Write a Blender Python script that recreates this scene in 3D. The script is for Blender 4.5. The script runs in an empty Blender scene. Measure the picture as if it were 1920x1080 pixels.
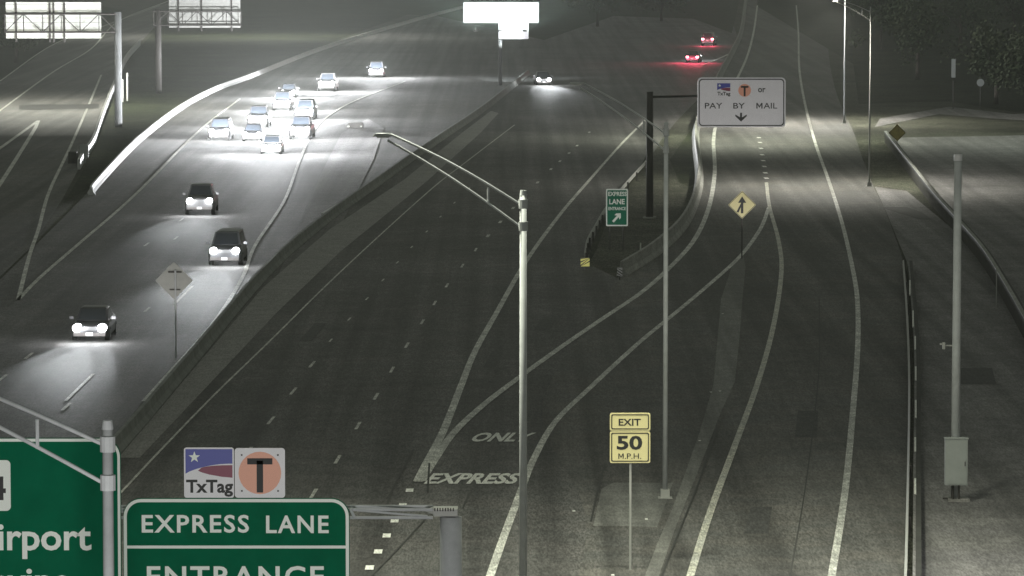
import bpy, bmesh, math, random
from mathutils import Vector, Matrix
from mathutils.geometry import tessellate_polygon
random.seed(7)
R = math.radians
S = bpy.context.scene
COL = S.collection

# ------------------------------------------------------------------ camera
CAMH, FPX, HOR = 21.0, 8500.0, -183.0          # camera height, focal length and horizon row for a 1920x1080 frame
PITCH = math.atan((540 - HOR) / FPX)
cd = bpy.data.cameras.new('camera'); cam = bpy.data.objects.new('camera', cd); COL.objects.link(cam)
cam.location = (0, 0, CAMH); cam.rotation_euler = (math.pi / 2 - PITCH, 0, 0)
cd.sensor_width = 36; cd.lens = 36 * FPX / 1920; cd.clip_start = 1; cd.clip_end = 9000
S.camera = cam

# ------------------------------------------------------------------ world, moonlight, exposure
w = bpy.data.worlds.new('World'); S.world = w; w.use_nodes = True
bg = w.node_tree.nodes['Background']
bg.inputs[0].default_value = (0.93, 1.0, 0.86, 1); bg.inputs[1].default_value = 0.15   # orange-green city glow of an overcast night
sd = bpy.data.lights.new('moon', 'SUN'); sd.energy = 0.04; sd.angle = R(2); sd.color = (0.9, 0.95, 1.0)
so = bpy.data.objects.new('moon', sd); COL.objects.link(so); so.rotation_euler = (R(38), R(-24), 0)
S.view_settings.view_transform = 'Standard'; S.view_settings.look = 'None'
S.view_settings.exposure = 0.0; S.view_settings.gamma = 1
S.cycles.use_denoising = True
S.cycles.sample_clamp_indirect = 1; S.cycles.sample_clamp_direct = 14
S.cycles.max_bounces = 4; S.cycles.volume_bounces = 0

# ------------------------------------------------------------------ pixel -> world helpers (survey of the photograph)
def ray(x, y):
    f = Vector((0, math.cos(PITCH), -math.sin(PITCH))); u = Vector((0, math.sin(PITCH), math.cos(PITCH)))
    return f * FPX + Vector((1, 0, 0)) * (x - 960) - u * (y - 540)
def G(x, y, z=0.0):
    r = ray(x, y); t = (z - CAMH) / r.z
    return Vector((r.x * t, r.y * t, z))
def at(x, y, Y):
    r = ray(x, y); t = Y / r.y
    return Vector((r.x * t, Y, CAMH + r.z * t))
def smooth(pts, n=8):
    P = [Vector(p) for p in pts]; out = []
    for i in range(len(P) - 1):
        p0 = P[i - 1] if i else P[i] * 2 - P[i + 1]
        p1, p2 = P[i], P[i + 1]
        p3 = P[i + 2] if i + 2 < len(P) else P[i + 1] * 2 - P[i]
        for k in range(n):
            t = k / n
            out.append(.5 * ((2 * p1) + (p2 - p0) * t + (2 * p0 - 5 * p1 + 4 * p2 - p3) * t * t + (3 * p1 - p0 - 3 * p2 + p3) * t ** 3))
    out.append(P[-1]); return out
def gpath(px, n=8, z=0.0):
    q = smooth([(a, b, 0) for a, b in px], n) if len(px) > 2 else [Vector((a, b, 0)) for a, b in px]
    return [G(p.x, p.y, z) for p in q]

# ------------------------------------------------------------------ materials
def mat(name, col, rough=.7, metal=0, var=0.0, scale=3.0, emis=None, estr=0, spec=.5, grain=0.0, col2=None, big=None, bump=0.0):
    m = bpy.data.materials.new(name); m.use_nodes = True
    nt = m.node_tree; b = nt.nodes['Principled BSDF']
    b.inputs['Base Color'].default_value = (*col, 1); b.inputs['Roughness'].default_value = rough
    b.inputs['Metallic'].default_value = metal; b.inputs['Specular IOR Level'].default_value = spec
    if emis:
        b.inputs['Emission Color'].default_value = (*emis, 1); b.inputs['Emission Strength'].default_value = estr
    if var or grain or col2:
        tc = nt.nodes.new('ShaderNodeTexCoord'); out = None
        def noise(sc, det, lo, hi, a, c):
            n = nt.nodes.new('ShaderNodeTexNoise'); n.inputs['Scale'].default_value = sc; n.inputs['Detail'].default_value = det
            n.inputs['Roughness'].default_value = .65
            nt.links.new(tc.outputs['Object'], n.inputs['Vector'])
            mr = nt.nodes.new('ShaderNodeMapRange'); mr.inputs[1].default_value = lo; mr.inputs[2].default_value = hi
            mr.inputs[3].default_value = a; mr.inputs[4].default_value = c
            nt.links.new(n.outputs['Fac'], mr.inputs[0]); return mr.outputs[0]
        def mul(a, c):
            k = nt.nodes.new('ShaderNodeMath'); k.operation = 'MULTIPLY'
            nt.links.new(a, k.inputs[0]); nt.links.new(c, k.inputs[1]); return k.outputs[0]
        fac = noise(scale, 6, .3, .7, 1 - var, 1 + var)
        if big: fac = mul(fac, noise(big[0], 4, .35, .65, 1 - big[1], 1 + big[1]))
        if bump and name != 'dry_grass' and name != 'rank_grass':
            mp = nt.nodes.new('ShaderNodeMapping'); mp.inputs['Scale'].default_value = (1.1, .012, 1); nt.links.new(tc.outputs['Object'], mp.inputs[0])
            n2 = nt.nodes.new('ShaderNodeTexNoise'); n2.inputs['Scale'].default_value = .8; n2.inputs['Detail'].default_value = 3; nt.links.new(mp.outputs[0], n2.inputs['Vector'])
            m2 = nt.nodes.new('ShaderNodeMapRange'); m2.inputs[1].default_value = .35; m2.inputs[2].default_value = .65; m2.inputs[3].default_value = .68; m2.inputs[4].default_value = 1.3
            nt.links.new(n2.outputs['Fac'], m2.inputs[0]); fac = mul(fac, m2.outputs[0])
        if grain:      # tined, brushed aggregate running with the traffic
            mg = nt.nodes.new('ShaderNodeMapping'); mg.inputs['Scale'].default_value = (1, .14, 1); nt.links.new(tc.outputs['Object'], mg.inputs[0])
            for sc_, am in ((17, 1.15), (5, .3)):
                n3 = nt.nodes.new('ShaderNodeTexNoise'); n3.inputs['Scale'].default_value = sc_; n3.inputs['Detail'].default_value = 1; nt.links.new(mg.outputs[0], n3.inputs['Vector'])
                m3 = nt.nodes.new('ShaderNodeMapRange'); m3.inputs[1].default_value = .3; m3.inputs[2].default_value = .7; m3.inputs[3].default_value = max(.05, 1 - grain * am); m3.inputs[4].default_value = 1 + grain * am
                nt.links.new(n3.outputs['Fac'], m3.inputs[0]); fac = mul(fac, m3.outputs[0])
        base = nt.nodes.new('ShaderNodeMix'); base.data_type = 'RGBA'
        base.inputs[6].default_value = (*col, 1); base.inputs[7].default_value = (*(col2 or col), 1)
        nt.links.new(noise(scale * .35, 5, .4, .6, 0, 1), base.inputs[0])
        vm = nt.nodes.new('ShaderNodeVectorMath'); vm.operation = 'SCALE'
        nt.links.new(base.outputs[2], vm.inputs[0]); nt.links.new(fac, vm.inputs['Scale'])
        nt.links.new(vm.outputs[0], b.inputs['Base Color'])
        if bump:
            n = nt.nodes.new('ShaderNodeTexNoise'); n.inputs['Scale'].default_value = 5; n.inputs['Detail'].default_value = 8
            nt.links.new(tc.outputs['Object'], n.inputs['Vector'])
            bp = nt.nodes.new('ShaderNodeBump'); bp.inputs['Strength'].default_value = bump; bp.inputs['Distance'].default_value = .03
            nt.links.new(n.outputs['Fac'], bp.inputs['Height']); nt.links.new(bp.outputs[0], b.inputs['Normal'])
    return m
M = {}
M['asphalt'] = mat('asphalt', (.083, .083, .08), .72, var=.22, scale=.9, grain=.35, col2=(.10, .096, .092), big=(.06, .22), spec=.25, bump=.6)
M['ramp'] = mat('ramp_concrete', (.088, .088, .084), .75, var=.18, scale=.7, grain=.3, col2=(.105, .10, .092), big=(.05, .18), spec=.3, bump=.4)
M['apron'] = mat('worn_concrete', (.13, .125, .125), .75, var=.2, scale=.8, grain=.3, col2=(.155, .15, .145), big=(.06, .2), bump=.3)
M['lightconc'] = mat('pale_concrete', (.21, .21, .195), .75, var=.15, scale=1.2, grain=.2, col2=(.25, .24, .23))
M['grass'] = mat('dry_grass', (.058, .062, .045), .95, var=.45, scale=1.6, grain=.5, col2=(.07, .07, .055), big=(.08, .35), spec=.1, bump=1)
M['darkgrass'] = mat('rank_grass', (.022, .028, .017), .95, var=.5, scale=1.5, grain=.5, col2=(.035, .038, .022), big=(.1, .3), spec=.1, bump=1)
M['barrier'] = mat('barrier_concrete', (.30, .30, .28), .8, var=.2, scale=1.0, grain=.2, col2=(.24, .24, .22))
M['medbar'] = mat('shaded_concrete', (.19, .20, .185), .85, var=.3, scale=1.0)  # darker, greener concrete: the barrier's shaded side put into its colour
M['whitebarrier'] = mat('lit_concrete', (.5, .5, .49), .7, var=.1, scale=1.0)  # concrete whitened to carry the light falling on barrier tops
M['darkwall'] = mat('stained_wall', (.035, .035, .032), .9, var=.35, scale=1.2, col2=(.05, .05, .045))
M['white'] = mat('worn_white_paint', (.62, .62, .57), .6, var=.3, scale=1.5, grain=.3, col2=(.42, .42, .39))
M['brightwhite'] = mat('fresh_white_paint', (.75, .75, .70), .6, var=.1, scale=2, grain=.15)
M['yellow'] = mat('worn_yellow_paint', (.52, .51, .43), .6, var=.3, scale=1.5, grain=.3, col2=(.40, .40, .36))
M['darkmark'] = mat('tar_seam', (.035, .035, .033), .7)  # tar colour, also used for the painted gantry shadow
M['patch'] = mat('asphalt_repair', (.058, .058, .056), .8, var=.2, scale=1.5, grain=.3)
M['strip'] = mat('strip_concrete', (.16, .16, .15), .75, var=.2, scale=.8, grain=.2, col2=(.185, .185, .17), bump=.3)
M['darkmark2'] = mat('joint_filler', (.05, .05, .048), .8)
M['galv'] = mat('galvanised_steel', (.45, .46, .47), .75, .0, var=.12, scale=3)
M['darksteel'] = mat('weathered_steel', (.055, .05, .047), .7, .2, var=.2, scale=2)
M['weatherpost'] = mat('grey_post', (.16, .165, .165), .8, var=.2, scale=1)
M['nightsteel'] = mat('night_dark_steel', (.018, .018, .017), .9)  # night darkness put into the colour, so arm and post stay hidden
M['alu'] = mat('aluminium_sheet', (.72, .73, .68), .6, .0, var=.08, scale=1.5)
M['dullalu'] = mat('dull_aluminium', (.36, .36, .34), .6, .0, var=.1, scale=2)
M['green'] = mat('sign_green', (.003, .125, .062), .8, var=.14, scale=1.2, spec=.05)
M['greensign'] = mat('sign_green_small', (.008, .15, .085), .8, spec=.05)
M['legend'] = mat('sign_white', (.80, .84, .78), .5)
M['signwhite'] = mat('sign_white_sheet', (.76, .74, .77), .5, var=.04, scale=2)
M['black'] = mat('sign_black', (.012, .012, .012), .6)
M['signyellow'] = mat('sign_yellow', (.66, .59, .30), .5, var=.04, scale=2)
M['markeryellow'] = mat('marker_yellow', (.85, .80, .18), .5)
M['blue'] = mat('sign_blue', (.05, .06, .33), .5)
M['maroon'] = mat('sign_maroon', (.20, .02, .06), .5)
M['peach'] = mat('sign_peach', (.78, .36, .25), .5)
M['cab'] = mat('cabinet_grey', (.34, .36, .35), .6, var=.08, scale=2)
M['rubber'] = mat('tyre_rubber', (.015, .015, .015), .8)
M['rim'] = mat('wheel_rim', (.3, .3, .31), .35, .7)
M['glass'] = mat('dark_glass', (.01, .012, .015), .08, 0, spec=.8)
M['chrome'] = mat('grille_metal', (.12, .12, .12), .3, .6)
M['plate'] = mat('number_plate', (.6, .6, .6), .5)
M['bark'] = mat('bark', (.05, .04, .03), .9, var=.3, scale=4)
M['leaf'] = mat('leaf', (.040, .058, .026), .8, var=.4, scale=.8, col2=(.06, .07, .035))
M['lamp_w'] = mat('headlamp_lit', (.9, .9, .9), .3, emis=(.96, .98, 1), estr=70)
M['lamp_r'] = mat('taillamp_lit', (.5, .02, .02), .3, emis=(1, .25, .32), estr=40)
M['lamp_r0'] = mat('taillamp_off', (.25, .02, .02), .3)
M['lens'] = mat('luminaire_lens', (.5, .5, .48), .3)
M['lens_on'] = mat('luminaire_lens_lit', (.8, .8, .7), .3, emis=(1, .96, .8), estr=30)

# ------------------------------------------------------------------ mesh helpers
class MB:
    def __init__(s): s.v = []; s.f = []
    def add(s, v, f):
        o = len(s.v); s.v += [tuple(p) for p in v]; s.f += [[i + o for i in q] for q in f]; return s
    def box(s, c, d, rz=0, rx=0, ry=0):
        x, y, z = (k / 2 for k in d)
        vs = [Vector((a * x, b * y, e * z)) for a in (-1, 1) for b in (-1, 1) for e in (-1, 1)]
        m = Matrix.Rotation(rz, 3, 'Z') @ Matrix.Rotation(ry, 3, 'Y') @ Matrix.Rotation(rx, 3, 'X')
        c = Vector(c); vs = [m @ v + c for v in vs]
        return s.add(vs, [[0, 1, 3, 2], [4, 6, 7, 5], [0, 4, 5, 1], [2, 3, 7, 6], [0, 2, 6, 4], [1, 5, 7, 3]])
    def tube(s, a, b, r0, r1=None, n=10):
        r1 = r0 if r1 is None else r1; a = Vector(a); b = Vector(b); d = (b - a).normalized()
        p = d.orthogonal().normalized(); q = d.cross(p); vs = []
        for c, r in ((a, r0), (b, r1)):
            vs += [c + (p * math.cos(2 * math.pi * k / n) + q * math.sin(2 * math.pi * k / n)) * r for k in range(n)]
        f = [[k, (k + 1) % n, n + (k + 1) % n, n + k] for k in range(n)] + [list(range(n))[::-1], list(range(n, 2 * n))]
        return s.add(vs, f)
    def sweep(s, path, prof, closed=True):
        n = len(prof); vs = []; L = len(path)
        for i, p in enumerate(path):
            t = (path[min(i + 1, L - 1)] - path[max(i - 1, 0)]); t.z = 0; t.normalize(); side = Vector((t.y, -t.x, 0))
            vs += [p + side * a + Vector((0, 0, b)) for a, b in prof]
        f = []; m = n if closed else n - 1
        for i in range(L - 1):
            for k in range(m): f.append([i * n + k, i * n + (k + 1) % n, (i + 1) * n + (k + 1) % n, (i + 1) * n + k])
        if closed: f += [list(range(n))[::-1], [(L - 1) * n + k for k in range(n)]]
        return s.add(vs, f)
    def flat(s, outline, y0, y1):          # outline in x,z extruded between y0 (front) and y1
        n = len(outline); vs = [(a, y0, b) for a, b in outline] + [(a, y1, b) for a, b in outline]
        return s.add(vs, [list(range(n)), list(range(n, 2 * n))[::-1]] + [[k, n + k, n + (k + 1) % n, (k + 1) % n] for k in range(n)])
    def build(s, name, m, parent=None, loc=None, smoothf=False, fix=True):
        me = bpy.data.meshes.new(name); me.from_pydata(s.v, [], s.f); me.materials.append(m)
        if fix:
            bm = bmesh.new(); bm.from_mesh(me); bmesh.ops.recalc_face_normals(bm, faces=bm.faces); bm.to_mesh(me); bm.free()
        if smoothf: me.polygons.foreach_set('use_smooth', [True] * len(me.polygons))
        o = bpy.data.objects.new(name, me); COL.objects.link(o)
        if parent: o.parent = parent
        if loc: o.location = loc
        return o
def tag(o, label, cat, group=None):
    o['label'] = label; o['category'] = cat
    if group: o['group'] = group
    return o
def thing(name, label, cat, loc, rz=0, group=None):
    o = bpy.data.objects.new(name, None); COL.objects.link(o); o.empty_display_size = .3
    o.location = loc; o.rotation_euler = (0, 0, rz); return tag(o, label, cat, group)
def struct(o): o['kind'] = 'structure'; return o
def copy_tree(o, parent=None):
    c = o.copy(); COL.objects.link(c); c.parent = parent
    for ch in list(o.children): copy_tree(ch, c)
    return c
def sheet(name, px, z, m, n=1):
    pts = [G(a, b, z) for a, b in px]
    tris = tessellate_polygon([[Vector((a, b, 0)) for a, b in px]]); fs = []
    for q in tris:
        a, b, c = (pts[k] for k in q); fs.append(tuple(q) if (b - a).cross(c - a).z > 0 else tuple(q)[::-1])
    me = bpy.data.meshes.new(name); me.from_pydata(pts, [], fs); me.materials.append(m)
    o = bpy.data.objects.new(name, me); COL.objects.link(o); return struct(o)
def cv(px, n=6): return [(p.x, p.y) for p in smooth([(a, b, 0) for a, b in px], n)]
def stripe(name, px, wd, m, z=.045, n=8, w1=None):
    path = gpath(px, n, z); b = MB(); L = len(path); vs = []
    for i, p in enumerate(path):
        t = (path[min(i + 1, L - 1)] - path[max(i - 1, 0)]).normalized(); sd_ = Vector((t.y, -t.x, 0))
        k = wd if w1 is None else wd + (w1 - wd) * i / (L - 1)
        vs += [p - sd_ * k / 2, p + sd_ * k / 2]
    b.add(vs, [[2 * i, 2 * i + 1, 2 * i + 3, 2 * i + 2] for i in range(L - 1)])
    return struct(b.build(name, m))
def patches(name, rects, m, z=.045):       # rects: list of (centre, direction, length, width)
    b = MB()
    for c, d, ln, wd in rects:
        d = d.normalized(); s_ = Vector((d.y, -d.x, 0))
        b.add([c - d * ln / 2 - s_ * wd / 2, c - d * ln / 2 + s_ * wd / 2, c + d * ln / 2 + s_ * wd / 2, c + d * ln / 2 - s_ * wd / 2], [[0, 1, 2, 3]])
    return struct(b.build(name, m))
def textmesh(txt, bold=.02, spacing=1.0):
    cu = bpy.data.curves.new('t', 'FONT'); cu.body = txt; cu.offset = bold; cu.extrude = 0; cu.resolution_u = 3; cu.space_character = spacing
    o = bpy.data.objects.new('t', cu); COL.objects.link(o)
    dg = bpy.context.evaluated_depsgraph_get(); me = o.evaluated_get(dg).to_mesh()
    v = [(p.co.x, p.co.y) for p in me.vertices]; f = [list(p.vertices) for p in me.polygons]
    bpy.data.objects.remove(o); bpy.data.curves.remove(cu); return v, f
def text(txt, x0, x1, z0, z1, y, ref='H', **k):    # fitted to a box; z0 = baseline, z1 = cap height; returns MB
    v, f = textmesh(txt, **k); rv, _ = textmesh(ref, **k)
    ax0 = min(p[0] for p in v); ax1 = max(p[0] for p in v); rz0 = min(p[1] for p in rv); rz1 = max(p[1] for p in rv)
    b = MB(); b.add([(x0 + (p[0] - ax0) / (ax1 - ax0) * (x1 - x0), y, z0 + (p[1] - rz0) / (rz1 - rz0) * (z1 - z0)) for p in v], f); return b
def rrect(x0, x1, z0, z1, r, n=6):
    o = []
    for cx, cz, a0 in ((x1 - r, z1 - r, 0), (x0 + r, z1 - r, 90), (x0 + r, z0 + r, 180), (x1 - r, z0 + r, 270)):
        o += [(cx + r * math.cos(R(a0 + 90 * k / n)), cz + r * math.sin(R(a0 + 90 * k / n))) for k in range(n + 1)]
    return o
def ring(outer, inner, y0, y1):
    n = len(outer); b = MB(); vs = [(a, y0, c) for a, c in outer] + [(a, y0, c) for a, c in inner] + [(a, y1, c) for a, c in outer] + [(a, y1, c) for a, c in inner]
    f = []
    for k in range(n):
        j = (k + 1) % n
        f += [[k, j, n + j, n + k], [2 * n + k, 3 * n + k, 3 * n + j, 2 * n + j], [k, 2 * n + k, 2 * n + j, j], [n + k, n + j, 3 * n + j, 3 * n + k]]
    return b.add(vs, f)
def letter_m(x0, x1, z0, z1, y):
    t = (x1 - x0) * .19; m = (x0 + x1) / 2; b = MB()
    for q in ([(x0, z0), (x0 + t, z0), (x0 + t, z1), (x0, z1)], [(x1 - t, z0), (x1, z0), (x1, z1), (x1 - t, z1)], [(x0 + t, z1), (x0 + t, z1 - t * 1.5), (m, z0 + t * .6), (m, z0 + t * 2.3)], [(x1 - t, z1 - t * 1.5), (x1 - t, z1), (m, z0 + t * 2.3), (m, z0 + t * .6)]):
        b.add([(a, y, c) for a, c in q], [[0, 1, 2, 3]])
    return b
def disc(cx, cz, r, y0, y1, n=28): return MB().flat([(cx + r * math.cos(2 * math.pi * k / n), cz + r * math.sin(2 * math.pi * k / n)) for k in range(n)], y0, y1)
def star(cx, cz, r, y0, y1):
    return MB().flat([(cx + (r if k % 2 == 0 else r * .4) * math.sin(math.pi * k / 5), cz + (r if k % 2 == 0 else r * .4) * math.cos(math.pi * k / 5)) for k in range(10)], y0, y1)

# ------------------------------------------------------------------ lights of lamps and added fills
def lamp(kind, name, loc, energy, color=(1, .97, .86), parent=None, size=.2, spot=None, blend=.8, to=None):
    d = bpy.data.lights.new(name, kind); d.energy = energy; d.color = color; d.shadow_soft_size = size
    if kind == 'SPOT': d.spot_size = R(spot); d.spot_blend = blend
    o = bpy.data.objects.new(name, d); COL.objects.link(o); o.location = loc
    if to is not None: o.rotation_euler = (Vector(to)).to_track_quat('-Z', 'Y').to_euler()
    if parent: o.parent = parent
    return o

# ================================================================== THE GROUND AND ROADS
g = MB().add([(-700, -60, 0), (900, -60, 0), (900, 3600, 0), (-700, 3600, 0)], [[0, 1, 2, 3]]).build('ground', M['grass']); struct(g)
# freeway, both directions
LB = [(-260, 760), (-60, 580), (60, 466), (175, 350), (250, 272), (330, 207), (470, 140), (600, 90), (760, 40), (900, 5), (1010, -40)]
MEDR = [(1010, 700), (1060, 560), (1097, 492), (1135, 402), (1215, 300), (1262, 235), (1300, 195), (1370, 120), (1380, 60), (1330, -10), (1250, -60)]
sheet('freeway', [(-260, 760)] + [(-900, 1300), (1500, 1300)] + [(1380, 1080), (1300, 800), (1250, 620), (1175, 530)] + cv(MEDR[2:]) + cv(LB)[::-1][:-1], .02, M['asphalt'])
# exit road at far left
sheet('exit_road', [(-700, 1000), (-60, 575), (60, 462), (118, 372), (150, 312), (185, 235), (215, 160), (235, 110), (300, 40), (380, 0), (520, -60), (420, -60), (320, 0), (180, 52), (95, 86), (0, 150), (-700, 520)], .024, M['ramp'])
# express ramp
RL = [(1000, 1300), (1100, 1000), (1020, 800), (1040, 700), (1120, 590), (1165, 512), (1225, 468), (1275, 420), (1301, 370), (1309, 320), (1303, 260), (1308, 222), (1345, 140), (1385, 60), (1395, 0), (1405, -60)]
RR = [(1720, 1300), (1703, 1080), (1703, 800), (1704, 600), (1697, 505), (1662, 400), (1636, 345), (1602, 252), (1572, 185), (1556, 120), (1550, 50), (1540, 0), (1510, -60)]
sheet('ramp_road', cv(RL) + cv(RR)[::-1], .028, M['ramp'])
sheet('frontage_road', [(1724, 1300), (1720, 1080), (1716, 760), (1712, 560), (1700, 490), (1662, 398), (1640, 350), (1700, 356), (1760, 400), (1800, 440), (1790, 400), (1700, 290), (1672, 258), (1800, 256), (2100, 250), (2300, 700), (2300, 1300)], .024, M['apron'])
sheet('side_street', [(1640, 238), (1760, 214), (1860, 222), (1925, 226), (2100, 215), (2100, 198), (1900, 214), (1780, 200), (1650, 222)], .046, M['apron'])
sheet('verge', [(1640, 350), (1618, 300), (1600, 245), (1590, 200), (1640, 225), (1672, 262), (1710, 305), (1790, 400), (1800, 440), (1700, 358)], .034, M['grass'])
sheet('gore_grass', [(1106, 500), (1140, 408), (1215, 305), (1240, 262), (1296, 205), (1303, 260), (1306, 330), (1298, 372), (1270, 418), (1220, 462), (1162, 505)], .034, M['grass'])
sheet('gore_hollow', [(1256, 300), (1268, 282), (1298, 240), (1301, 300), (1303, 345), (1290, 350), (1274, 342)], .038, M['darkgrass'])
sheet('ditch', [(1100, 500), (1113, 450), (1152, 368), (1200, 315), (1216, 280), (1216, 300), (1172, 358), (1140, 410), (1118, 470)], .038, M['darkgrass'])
sheet('sign_verge', [(-200, 130), (0, 148), (60, 112), (96, 80), (180, 50), (230, 20), (150, 0), (-200, -20)], .03, M['darkgrass'])
sheet('median_grass', [(150, 330), (190, 245), (222, 160), (245, 105), (300, 50), (380, 10), (520, -40), (900, -20), (740, 36), (600, 86), (462, 138), (325, 204), (245, 268), (168, 352), (120, 380)], .036, M['darkgrass'])
sheet('far_field', [(1420, -100), (1420, 12), (1600, 120), (1610, 195), (1780, 190), (1900, 210), (2200, 190), (2200, -100)], .042, M['darkgrass'])
sheet('far_field', [(1020, 75), (1150, 30), (1300, 35), (1372, 62), (1384, 12), (1390, -90), (500, -90), (640, 20), (820, 30)], .044, M['darkgrass'])
# paler strips of concrete
sheet('gore_strip', [(1205, 1090), (1232, 1020), (1262, 950), (1312, 810), (1338, 720), (1345, 640), (1352, 560), (1372, 500), (1392, 470), (1398, 500), (1392, 560), (1386, 640), (1378, 715), (1352, 772), (1318, 860), (1268, 985), (1232, 1090)], .034, M['strip'])
sheet('median_shoulder', [(222, 858), (262, 858), (520, 585), (640, 470), (800, 340), (900, 250), (935, 212), (920, 208), (870, 246), (760, 335), (618, 430), (492, 540)], .034, M['lightconc'])
sheet('concrete_panel', [(1112, 986), (1128, 916), (1150, 905), (1262, 905), (1248, 945), (1232, 988)], .040, M['strip'])
sheet('shoulder_patch', [(520, 520), (640, 420), (700, 300), (720, 240), (690, 222), (640, 250), (600, 330)], .033, M['apron'])
struct(MB().add([G(36, 197, .05), G(60, 196, .05), G(186, 195, .05), G(186, 203, .05), G(100, 205, .05), G(36, 206, .05)], [[0, 1, 2, 3, 4, 5]]).build('gantry_shadow', M['darkmark']))  # gantry shadow painted as a flat dark strip on the road
for q in ([(1648, 388), (1700, 388), (1728, 398), (1747, 412), (1722, 411), (1696, 403)],): sheet('dark_ground_patch', q, .04, M['darkmark'])  # flat dark patch on the ground

# ------------------------------------------------------------------ painted lines
stripe('gore_line', [(783, 902), (800, 868), (832, 806), (865, 722), (890, 660), (930, 588), (985, 492), (1050, 402), (1110, 332), (1165, 270), (1213, 222)], .34, M['white'], w1=.22)
stripe('gore_line', [(790, 902), (815, 862), (850, 812), (905, 760), (970, 710), (1050, 652), (1130, 597), (1200, 550), (1252, 505), (1300, 452), (1328, 392), (1340, 325), (1338, 262), (1347, 222), (1376, 160), (1400, 108), (1413, 60), (1420, 10)], .32, M['white'], z=.049, w1=.30)
sheet('gore_apex', [(776, 903), (792, 903), (812, 868), (826, 838), (820, 832), (800, 868)], .053, M['white'])
stripe('edge_line', [(912, 1100), (945, 1005), (975, 925), (1000, 862), (1040, 792), (1105, 728), (1195, 645), (1262, 590), (1330, 533), (1388, 480), (1425, 430), (1442, 388)], .27, M['white'], w1=.26)
stripe('edge_line', [(1288, 1100), (1330, 965), (1378, 835), (1420, 720), (1450, 612), (1465, 512), (1460, 452), (1443, 388), (1437, 342)], .25, M['yellow'], z=.049)
stripe('edge_line', [(1556, 1100), (1584, 925), (1600, 762), (1608, 655), (1608, 570), (1600, 510), (1580, 422), (1555, 342), (1530, 272), (1511, 202), (1499, 132), (1497, 62), (1493, 10)], .25, M['white'])
stripe('edge_line', [(225, 925), (300, 845), (400, 742), (500, 645), (640, 508), (800, 362), (872, 305), (965, 234)], .10, M['white'])
stripe('edge_line', [(270, 752), (312, 705), (395, 612), (452, 525), (478, 460), (532, 378), (562, 300), (592, 240), (650, 196), (760, 152)], .22, M['white'])
stripe('gore_line', [(34, 562), (75, 520), (150, 455), (250, 368), (370, 248), (450, 185)], .24, M['white'])
stripe('gore_line', [(34, 562), (55, 480), (72, 430), (90, 365), (120, 300), (135, 268), (165, 200), (190, 140)], .24, M['white'])
stripe('gore_line', [(-20, 292), (72, 226)], .34, M['white'])
stripe('gore_line', [(72, 226), (60, 250), (0, 345), (-40, 400)], .34, M['white'], z=.049)
stripe('edge_line', [(-20, 222), (95, 138), (170, 92), (222, 40), (320, 0)], .26, M['white'])
stripe('edge_line', [(0, 152), (95, 86), (180, 54), (300, 10)], .2, M['white'])
stripe('lane_line', [(1316, 122), (1340, 113), (1376, 97)], .35, M['white'])
# broken lane lines
colB = [(892, 468), (867, 498), (838, 535), (815, 568), (792, 603), (763, 647), (735, 693), (705, 743), (671, 798), (633, 861), (588, 925), (1105, 248), (1082, 273), (1067, 287), (1050, 302), (1033, 317), (1008, 342), (985, 366), (962, 390), (938, 416), (915, 442)]
colA = [(550, 733), (508, 788), (585, 683), (620, 638), (655, 598), (688, 560), (718, 525), (745, 492), (772, 463), (800, 434), (826, 406), (852, 380), (880, 352), (465, 846), (415, 912)]
def dashes(pts, d, ln, wd, m='white', name='lane_line'): return patches(name, [(G(x, y, .045), d, ln, wd) for x, y in pts], M[m])
dashes(colB[:11], G(620, 880) - G(605, 905), 2.6, .13)
dashes(colB[11:], Vector((.05, 1, 0)), 2.2, .20)
dashes(colA[:3] + colA[13:], Vector((.04, 1, 0)), 2.8, .13)
dashes(colA[3:13], Vector((.05, 1, 0)), 1.6, .09)
dashes([(768, 919), (755, 947), (740, 976), (725, 1004), (709, 1034), (693, 1064)], Vector((.0, 1, 0)), .95, .27, 'brightwhite')
dashes([(1423, 258), (1425, 267), (1427, 278), (1429, 290), (1431, 301), (1433, 312), (1435, 324), (1437, 334)], Vector((-.03, 1, 0)), 1.6, .33, 'brightwhite')
dashes([(54, 667), (5, 708), (124, 762), (276, 580), (318, 500), (275, 458), (340, 412), (395, 352), (330, 446)], Vector((.02, 1, 0)), 2.8, .15)
dashes([(150, 725), (345, 552)], G(200, 680) - G(110, 768), 11, .15)
dashes([(1333, 735), (1350, 733), (1312, 826), (1212, 973), (1149, 1078), (1355, 588), (1076, 958)], Vector((0, 1, 0)), .3, .1, 'brightwhite', 'road_stud')
for q in ([(722, 955), (742, 905), (776, 842)], [(802, 922), (805, 868)], [(1108, 978), (1125, 902), (1134, 872)], [(868, 952), (880, 925)], [(690, 1085), (745, 1030), (800, 970)], [(703, 1005), (716, 975)], [(1238, 1085), (1272, 1000), (1310, 905), (1345, 800)]):
    stripe('tar_seam', q, .07, M['darkmark'], z=.056)
# pavement repairs
for q in ([(600, 1010), (640, 950), (668, 950), (632, 1010)], [(1000, 620), (1016, 598), (1042, 598), (1030, 620)], [(905, 690), (922, 660), (944, 660), (928, 690)], [(1490, 820), (1496, 770), (1534, 770), (1532, 820)], [(1395, 1000), (1408, 950), (1448, 950), (1440, 1000)], [(560, 640), (590, 606), (612, 606), (585, 640)], [(1800, 720), (1800, 690), (1860, 690), (1868, 720)]):
    sheet('asphalt_patch', q, .036, M['patch'])
for q in ([(1480, 1090), (1512, 900), (1535, 700), (1536, 560)], [(1420, 700), (1560, 694)], [(1360, 900), (1600, 890)], [(1060, 830), (1230, 824)], [(1010, 1040), (1200, 1040)]):
    stripe('pavement_joint', q, .05, M['darkmark2'], z=.041)
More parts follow.
